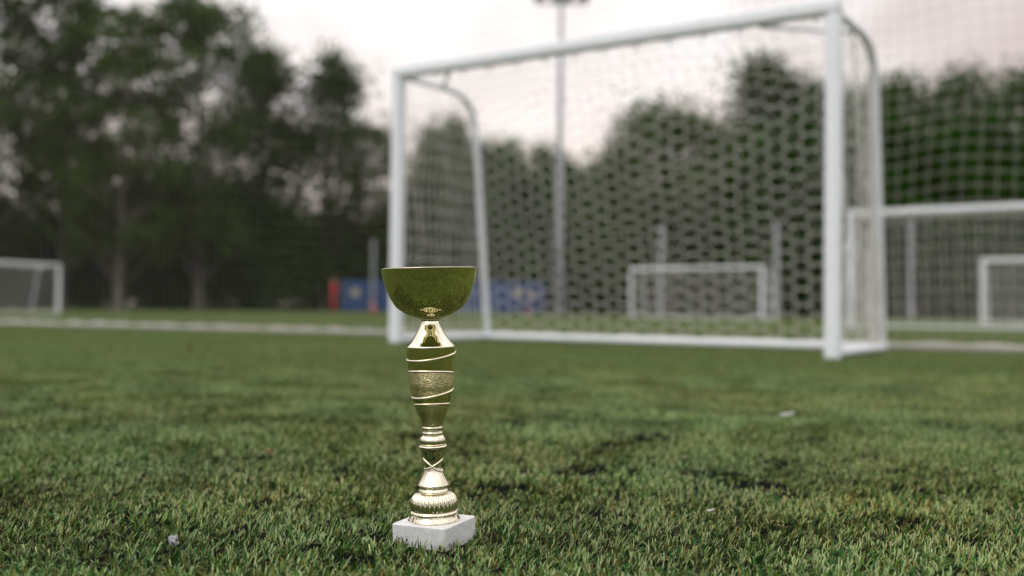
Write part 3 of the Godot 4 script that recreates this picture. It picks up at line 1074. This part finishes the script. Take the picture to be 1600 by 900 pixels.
	for i in 11:
		plant("bush" if i % 2 else "bush2", "hedge_bush", "dense dark bush in the tall hedge at the foot of the right trees", "bush", "tall hedge under the right trees", 9.0 + i * 1.75, 35.0 + bushes.randf() * 1.5, bushes.randf_range(5.2, 7.2), bushes.randf_range(3.8, 4.8), bushes.randf() * TAU)

	# ---- the goal in front, and the others
	var d := Vector3(0.8405, 0, 0.5418)      # along the goal line, from the left post to the right one
	var back := Vector3(0.5418, 0, -0.8405)
	make_goal("large white goal with honeycomb net right behind the gold cup", "", P(-0.832, 0.0, 7.17), P(1.772, 0.0, 5.492), back, 2.0, 1.18, 0.80, 0.082, M.white_paint, 0.122, 0.0028, false)
	var r0 := P(5.17, 0.0, 15.2)
	make_goal("second white goal standing beyond the net, beside the large goal", "", r0, r0 + d * 5.0, back, 1.8, 1.0, 0.6, 0.08, M.white_paint, 0.10, 0.003, true)
	make_goal("small goal between the fence posts, seen through the honeycomb net", "", P(3.62, 0.0, 30.2), P(6.93, 0.0, 27.6), Vector3(0.62, 0, -0.79).normalized(), 1.5, 0.9, 0.5, 0.075, M.white_paint, 0.12, 0.003, true)
	make_goal("small goal behind the second white goal", "", P(9.93, 0.0, 21.0), P(12.6, 0.0, 19.3), back, 1.4, 0.8, 0.5, 0.07, M.white_paint, 0.12, 0.003, true)
	make_goal("small goal in front of the tall airy trees", "", P(-12.1, 0.0, 21.2), P(-10.93, 0.0, 24.0), Vector3(-0.92, 0, -0.39).normalized(), 1.2, 0.9, 0.5, 0.065, M.white_paint, 0.12, 0.003, true)

	# ---- ball-stop net across the end of the pitch
	var nd := Vector3(0.87, 0, 0.493).normalized()
	var n0 := P(-1.16, 0.0, 9.04) - nd * 11.0
	var length := 19.0
	var net := thing("ball_stop_net", "tall square-mesh ball-stop net hanging right behind the large goal", "net", n0)
	var nn := Vector3(nd.z, 0, -nd.x)
	var nz := FastNoiseLite.new()
	nz.seed = 19
	nz.frequency = 0.35
	nz.fractal_octaves = 2
	var hang := func(u: float, v: float) -> Vector3:
		var s := sin(PI * clampf(v / 5.2, 0.0, 1.0))
		var du := nz.get_noise_2d(u * 1.3, v * 0.8) * 0.12 * s
		var dn := nz.get_noise_2d(u * 1.1 + 40.0, v * 0.7) * 0.22 * s
		var dv := nz.get_noise_2d(u * 2.0 + 90.0, v) * 0.08 * s - 0.10 * sin(PI * u / length) * s
		return nd * (u + du) + nn * dn + Vector3(0, 0.03 + v + dv, 0)
	var nm := MB.new()
	square_net(nm, func(u: float, v: float) -> Vector3: return hang.call(u, v), 11.2, 5.2, 0.1, 0.2, 0.0015)
	tag(part("mesh_net", nm.mesh(), M.cord_green, net), "greyer length of the net", "", "", "stuff")
	var nm2 := MB.new()
	square_net(nm2, func(u: float, v: float) -> Vector3: return hang.call(11.2 + u, v), length - 11.2, 5.2, 0.1, 0.2, 0.0018)
	tag(part("mesh_net", nm2.mesh(), M.cord_stop, net), "pale beige length of the net", "", "", "stuff")
	var roll := PackedVector3Array()
	var rr := PackedFloat32Array()
	for i in 261:
		var u := length * i / 260.0
		roll.append(nd * u + nn * nz.get_noise_1d(u * 3.0) * 0.05 + Vector3(0, 0.028, 0))
		rr.append(0.032 + 0.012 * nz.get_noise_1d(u * 9.0 + 100.0) + 0.006 * sin(u * 17.0))
	var rm := MB.new()
	rm.tube(roll, rr, 9)
	part("bottom_roll", rm.mesh(), M.net_roll, net)
	var top := MB.new()
	var tp := PackedVector3Array()
	var tr := PackedFloat32Array()
	for i in 39:
		tp.append(nd * length * i / 38.0 + Vector3(0, 5.24, 0))
		tr.append(0.006)
	top.tube(tp, tr, 6)
	part("top_rope", top.mesh(), M.steel, net)
	for u in [0.0, length]:
		var pole := MB.new()
		pole.tube(PackedVector3Array([nd * (u + (-0.08 if u == 0.0 else 0.08)), nd * (u + (-0.08 if u == 0.0 else 0.08)) + Vector3(0, 5.4, 0)]), PackedFloat32Array([0.05, 0.05]), 14)
		part("pole", pole.mesh(), M.galvanised, net)

	# ---- far side: fence posts, floodlight, boards, person, cones
	var fp := MB.new()
	fp.tube(PackedVector3Array([Vector3.ZERO, Vector3(0, 2.94, 0)]), PackedFloat32Array([0.065, 0.065]), 14)
	var cap := MB.new()
	cap.tube(PackedVector3Array([Vector3(0, 2.94, 0), Vector3(0, 2.965, 0), Vector3(0, 2.99, 0)]), PackedFloat32Array([0.072, 0.068, 0.02]), 14)
	var fpm := fp.mesh()
	var cpm := cap.mesh()
	for a in [[-5.66, 40.5, "grey steel post by the blue boards and the striped cone"], [4.79, 32.0, "grey steel post in front of the far small goal's crossbar"], [8.2, 30.9, "grey steel post just beside the far small goal"], [11.9, 29.7, "grey steel post seen under the second white goal's crossbar"]]:
		var o := thing("steel_post", a[2], "post", P(a[0], 0.0, a[1]), "steel posts along the far side")
		part("shaft", fpm, M.galvanised, o)
		part("cap", cpm, M.galvanised, o)
	var fl := thing("floodlight_mast", "tall grey floodlight mast with a row of dark lamps on top", "floodlight", P(2.2, 0.0, 47.0))
	var mast := MB.new()
	mast.tube(PackedVector3Array([Vector3.ZERO, Vector3(0, 7, 0), Vector3(0, 14.9, 0)]), PackedFloat32Array([0.22, 0.17, 0.10]), 16)
	part("mast", mast.mesh(), M.galvanised, fl)
	var fb := MB.new()
	fb.box(Transform3D(Basis(), Vector3(0, 0.06, 0)), Vector3(0.6, 0.12, 0.6), 0.02)
	part("base_plate", fb.mesh(), M.galvanised, fl)
	var ca := MB.new()
	ca.box(Transform3D(Basis(), Vector3(0.02, 14.72, 0)), Vector3(2.5, 0.10, 0.12), 0.01)
	part("crossarm", ca.mesh(), M.galvanised, fl)
	var lb := MB.new()
	lb.box(Transform3D(Basis(), Vector3.ZERO), Vector3(0.52, 0.36, 0.26), 0.06)
	var lg := MB.new()
	lg.box(Transform3D(Basis(), Vector3(0, -0.01, 0.134)), Vector3(0.44, 0.28, 0.01), 0.004)
	var lbm := lb.mesh()
	var lgm := lg.mesh()
	for x in [-1.05, -0.25, 0.32, 1.05]:
		var l := part("lamp", lbm, M.lamp_body, fl)
		l.position = Vector3(x, 14.98, 0.16)
		l.rotation = Vector3(deg_to_rad(50.0), x * 0.15, 0)
		part("lamp_glass", lgm, M.lamp_glass, l)
	var bd := thing("banner_board", "row of blue boards with pale round emblems on the far side", "banner", P(-7.0, 0.0, 41.0))
	for i in 7:
		var pm := MB.new()
		pm.box(Transform3D(Basis(), Vector3(0.6 + i * 1.19, 0.68, 0)), Vector3(1.17, 1.24, 0.04), 0.006)
		var pn := part("panel", pm.mesh(), M.blue_board, bd)
		for q in ([[-0.05, 0.12, 0.18]] if i == 0 else [[-0.5, 0.16, 0.19], [0.08, 0.08, 0.16]] if i == 6 else []):
			var em := MB.new()
			em.tube(PackedVector3Array([Vector3(0.6 + i * 1.19 + q[0], 0.70 + q[1], 0.0205), Vector3(0.6 + i * 1.19 + q[0], 0.70 + q[1], 0.0245)]), PackedFloat32Array([q[2], q[2]]), 18)
			part("emblem", em.mesh(), M.tan_print, pn)
		for q in ([-0.42, -0.05, 0.3] if i == 6 else []):
			var sm := MB.new()
			sm.box(Transform3D(Basis(Vector3.BACK, 0.15), Vector3(0.6 + i * 1.19 + q, 0.36, 0.023)), Vector3(0.22, 0.30, 0.004))
			part("print", sm.mesh(), M.navy_print, pn)
	for i in 8:
		var pm := MB.new()
		pm.box(Transform3D(Basis(), Vector3(0.005 + i * 1.19, 0.66, -0.05)), Vector3(0.05, 1.32, 0.05), 0.006)
		part("upright", pm.mesh(), M.galvanised, bd)
	make_person(-6.95, 38.8, 1.28)
	make_cone("red and white striped cone at the foot of a steel post", -5.55, 39.8, 0.55)
	make_cone("small red cone in front of the blue boards near the mast", 0.63, 38.5, 0.32)
	make_trophy()

	# ---- litter on the turf
	scrap("paper_scrap", "crumpled white paper scrap in the grass beside the cup's marble base", "litter", P(-0.36, 0.014, 1.075), Vector2(0.005, 0.007), M.paper, 1.1, 0.2)
	scrap("plastic_strip", "flat white plastic strip lying on the turf before the goal", "litter", P(0.67, 0.02, 2.42), Vector2(0.020, 0.004), M.paper, 0.25, 0.1)
	scrap("fallen_leaf", "small orange leaf in the grass behind the paper scrap", "leaf", P(-0.415, 0.018, 1.72), Vector2(0.007, 0.006), M.dead_leaf, 0.5, 0.9)
	scrap("fallen_leaf", "dry brown leaf far out on the turf before the net's bottom roll", "leaf", P(-1.85, 0.02, 5.7), Vector2(0.03, 0.02), M.dead_leaf, 0.5, 2.0)
	scrap("paper_curl", "thin white curl of plastic in the grass before the bare patch", "litter", P(0.25, 0.022, 1.245), Vector2(0.006, 0.0016), M.paper, 0.7, 0.4)

func scrap(called: String, label: String, category: String, where: Vector3, size: Vector2, material: Material, fold: float, turn: float) -> void:
	var mb := MB.new()
	var g := FastNoiseLite.new()
	g.seed = 4
	g.frequency = 1.0
	for s: float in [0.0, 1.0]:
		var f := func(u: float, v: float) -> Vector3:
			var a := (u - 0.5) * 2.0
			var b := (v - 0.5) * 2.0
			var w := sqrt(maxf(1.0 - absf(a) ** 3.0, 0.02))
			var h := fold * size.y * (0.9 * b * b + 0.5 * a * a + 0.9 * g.get_noise_2d(a * 1.6, b * 1.6)) - float(s) * minf(size.y * 0.05, 0.0006)
			return Vector3(a * size.x, h, b * size.y * w)
		mb.grid(f, 12, 10, s < 0.5)
	var o := part(called, mb.mesh(), material, self)
	o.position = where
	o.rotation = Vector3(0.35, turn, 0.15)
	tag(o, label, category)
